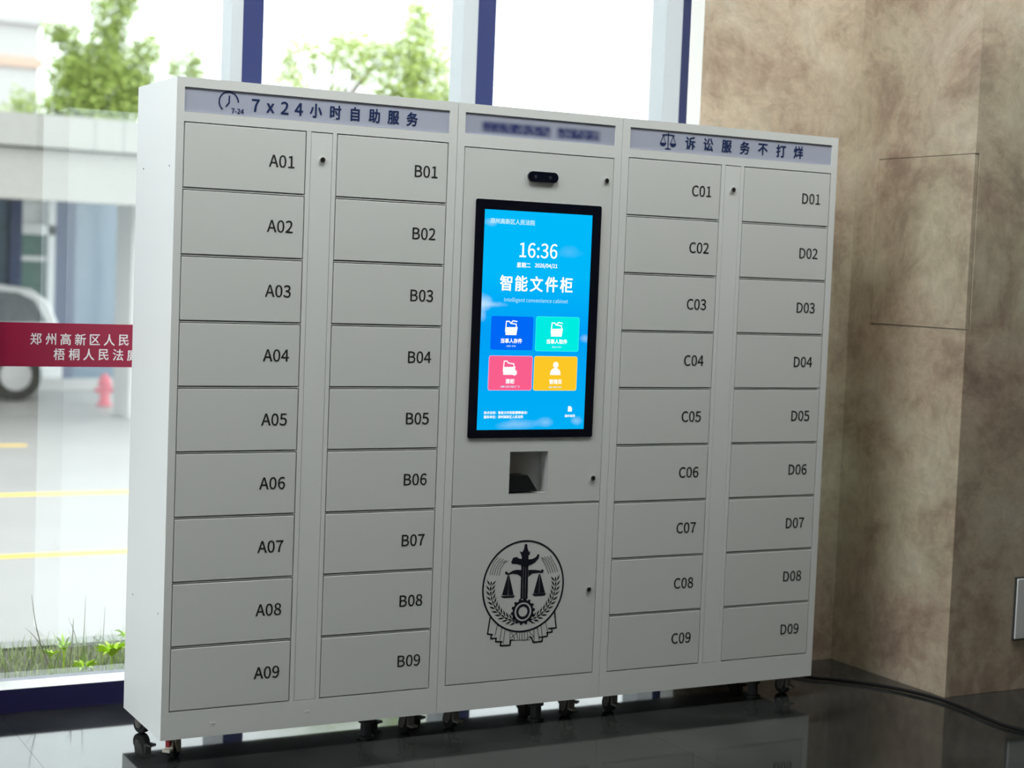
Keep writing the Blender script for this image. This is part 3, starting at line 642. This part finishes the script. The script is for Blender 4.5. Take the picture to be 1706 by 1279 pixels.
T1 = [(4.68, 22.0, 4.89, 0.14), (4.88, 22.0, 4.85, 0.16), (5.04, 22.0, 4.58, 0.15), (4.86, 22.0, 4.31, 0.2), (5.16, 22.0, 4.29, 0.26), (5.49, 22.0, 4.46, 0.24), (5.35, 22.0, 4.07, 0.32), (5.56, 22.0, 5.31, 0.26), (5.62, 22.0, 4.94, 0.16), (5.43, 22.0, 4.78, 0.18), (5.87, 22.0, 4.45, 0.26), (6.15, 22.0, 4.76, 0.18), (5.78, 22.0, 4.06, 0.32), (4.98, 22.0, 3.9, 0.26), (6.12, 22.0, 4.14, 0.24), (4.8, 22.0, 3.72, 0.18), (5.75, 22.0, 5.52, 0.2), (5.3, 22, 3.6, .3), (5.8, 22, 3.6, .3)]
T2 = [(5.55, 14.0, 3.91, 0.09), (5.54, 14.0, 3.7, 0.09), (5.6, 14.0, 3.5, 0.11), (5.8, 14.0, 4.0, 0.09), (5.85, 14.0, 3.77, 0.06), (6.14, 14.0, 4.04, 0.12), (6.34, 14.0, 3.99, 0.13), (6.53, 14.0, 4.05, 0.1), (6.11, 14.0, 3.82, 0.07), (6.46, 14.0, 3.75, 0.08), (6.69, 14.0, 3.95, 0.1), (6.84, 14.0, 4.07, 0.07), (6.66, 14.0, 3.7, 0.1), (6.16, 14.0, 3.51, 0.06), (5.34, 14.0, 3.34, 0.07)]
T3 = [(6.93, 14.0, 3.72, 0.16), (7.21, 14.0, 4.61, 0.12), (7.21, 14.0, 4.36, 0.13), (7.15, 14.0, 4.14, 0.15), (7.36, 14.0, 4.01, 0.18), (7.08, 14.0, 3.92, 0.16), (7.41, 14.0, 3.73, 0.18), (7.17, 14.0, 3.57, 0.19), (6.86, 14.0, 3.47, 0.1), (7.58, 14.0, 3.53, 0.1), (7.2, 14, 3.2, .25)]
T4 = [(6.62, 22.0, 4.54, 0.1), (6.91, 22.0, 4.71, 0.09), (6.95, 22.0, 4.48, 0.09), (6.95, 22, 4.2, .12), (6.8, 22, 3.9, .2)]
T5 = [(4.2, 22.0, 3.83, 0.14), (4.43, 22.0, 3.73, 0.14), (4.1, 22, 3.5, .2), (4.4, 22, 3.4, .2)]
for nm, lab, T, per, sz_, mm, dy, sd in (('tree', 'tall bright green tree rising behind the canopy, top left', T1, 330, .05, 'leaf', 0, 1), ('tree', 'row of thin pale green shoots seen above the left locker cabinet', [(a_, b_, c_, d_*1.35) for a_, b_, c_, d_ in T2], 300, .036, 'leaf2', 2.6, 2),
                                    ('tree', 'slender pale green tree seen above the cabinet, left of the second mullion', [(a_, b_, c_, d_*1.2) for a_, b_, c_, d_ in T3], 300, .04, 'leaf2', 2.6, 3), ('tree', 'small wispy treetop just left of the first mullion', [(a_, b_, c_, d_*1.3) for a_, b_, c_, d_ in T4], 330, .045, 'leaf', 0, 4),
                                    ('tree', 'low green treetop at the far left above the canopy', T5, 160, .05, 'leaf', 0, 5)):
    y0 = T[0][1]; cx = sum(t_[0] for t_ in T)/len(T)
    # trees nearer than the canopy would stand in the yard; the second group stands on the canopy line
    base = -.45
    tr = tag(empty(nm, (cx, y0, base)), lab, 'tree')
    leaves(T, per, sz_, 'foliage', M[mm], tr, sd)
    tb = MB(); zl = min(t_[2] for t_ in T)
    tb.tube([(cx, y0, base), (cx+.05, y0, base+1.5), (cx-.03, y0, zl-.15)], [.09, .075, .05], 8)
    for t_ in T:
        tb.tube([(cx-.03, y0, zl-.3), ((cx*.5+t_[0]*.5), y0+.05, (zl+t_[2])/2-.1), (t_[0], y0, t_[2])], [.028, .016, .006], 5)
    tb.build('trunk', M['bark'], tr)
# grass strip and weeds right behind the glass
rnd = random.Random(11); gb = MB()
for _ in range(2400):
    x = rnd.uniform(-.75, 1.2); y = rnd.uniform(.93, 1.38); h = rnd.uniform(.03, .09)*(1.2 if rnd.random() < .15 else 1); an = rnd.uniform(0, 6.28); ln_ = rnd.uniform(.005, .05); w_ = rnd.uniform(.0012, .003)
    dx, dy = math.cos(an), math.sin(an); n = len(gb.v)
    for t_ in (0, .5, 1):
        off = ln_*t_*t_; ww = w_*(1-t_*.85); z = .02+h*(t_-.25*t_*t_)*1.2
        gb.v += [(x+dx*off-dy*ww, y+dy*off+dx*ww, z), (x+dx*off+dy*ww, y+dy*off-dx*ww, z)]
    gb.f += [(n, n+1, n+3, n+2), (n+2, n+3, n+5, n+4)]
tag(gb.build('grass', M['blade']), 'thin grass growing in the bed behind the window sill', 'grass', kind='stuff')
def blade(b, base, tip, bend, w_, n=7):
    base, tip = Vector(base), Vector(tip); d_ = (tip-base); sd = Vector((1, 0, 0)) if abs(d_.normalized().x) < .8 else Vector((0, 0, 1)); k0 = len(b.v)
    for i in range(n+1):
        t_ = i/n; p = base+d_*t_+Vector(bend)*math.sin(math.pi*t_); ww = w_*(math.sin(math.pi*min(1, t_*.85+.15)))+.0004
        b.v += [tuple(p-sd*ww), tuple(p+sd*ww)]
        if i: b.f.append((k0+2*i-2, k0+2*i-1, k0+2*i+1, k0+2*i))
def rosette(name, lab, x, y, z0, n, ln_, w_, m, seed, rise=.6):
    rr = random.Random(seed); b = MB()
    for i in range(n):
        an = 6.283*i/n+rr.uniform(-.2, .2); l = ln_*rr.uniform(.75, 1.15)
        blade(b, (x, y, z0), (x+math.cos(an)*l, y+math.sin(an)*l, z0+l*rise*rr.uniform(.4, 1.4)), (0, 0, l*.25), w_)
    root = tag(empty(name, (x, y, .02)), lab, 'plant')
    b.build('leaves', m, root)
    MB().tube([(x, y, .0), (x, y, z0+.004)], .003, 6).build('stem', m, root); return root
rosette('weed_plant', 'bright yellow-green leafy weed nearest the locker cabinet, behind the sill', .135, 1.02, .075, 18, .062, .0065, M['weed'], 1)
rosette('weed_plant', 'bright leafy weed low in the middle of the grass bed', .030, .97, .045, 14, .045, .0055, M['weed'], 2)
rosette('weed_plant', 'small lime green weed at the left of the grass bed', -.065, 1.05, .08, 9, .034, .004, M['weed'], 3)
rosette('weed_plant', 'lime green weed with upright leaves beside the tallest grass stalk', -.012, 1.08, .09, 9, .036, .004, M['weed'], 4, 1.2)
rosette('weed_plant', 'small bright weed at the kerb just beside the cabinet edge', .24, 1.22, .085, 12, .04, .004, M['weed'], 5)
for i, (lab, x, y, tip, bend, w_, m) in enumerate((
        ('tall thin dry grass stalk at the left of the bed', -.060, 1.03, (-.135, 1.03, .300), (-.012, 0, 0), .0014, 'straw'),
        ('dry stalk bent over at its tip, left half of the bed', -.012, 1.02, (.002, 1.02, .215), (.004, 0, .01), .0024, 'straw'),
        ('broad upright grass blade in the middle of the bed', .035, 1.0, (.032, 1.0, .165), (.0, 0, 0), .0055, 'blade'),
        ('slanting green blade at the foot of the tall stalk', -.055, 1.0, (-.105, 1.0, .150), (0, 0, .006), .0032, 'blade'),
        ('hair-thin upright stalk in front of the pale paving', .055, 1.1, (.062, 1.1, .27), (.0, 0, 0), .0010, 'straw'),
        ('hair-thin stalk nearest the locker cabinet', .135, 1.15, (.142, 1.15, .22), (.0, 0, 0), .0010, 'straw'),
        ('arching dry blade falling towards the middle of the bed', .03, 1.05, (-.008, 1.05, .21), (.012, 0, .01), .0012, 'straw'),
        ('dry blade arching to the far left', -.06, 1.0, (-.16, 1.0, .195), (-.0, 0, .03), .0012, 'straw'))):
    b = MB(); blade(b, (x, y, .015), tip, bend, w_)
    tag(b.build('grass_stalk', M[m]), lab, 'plant')
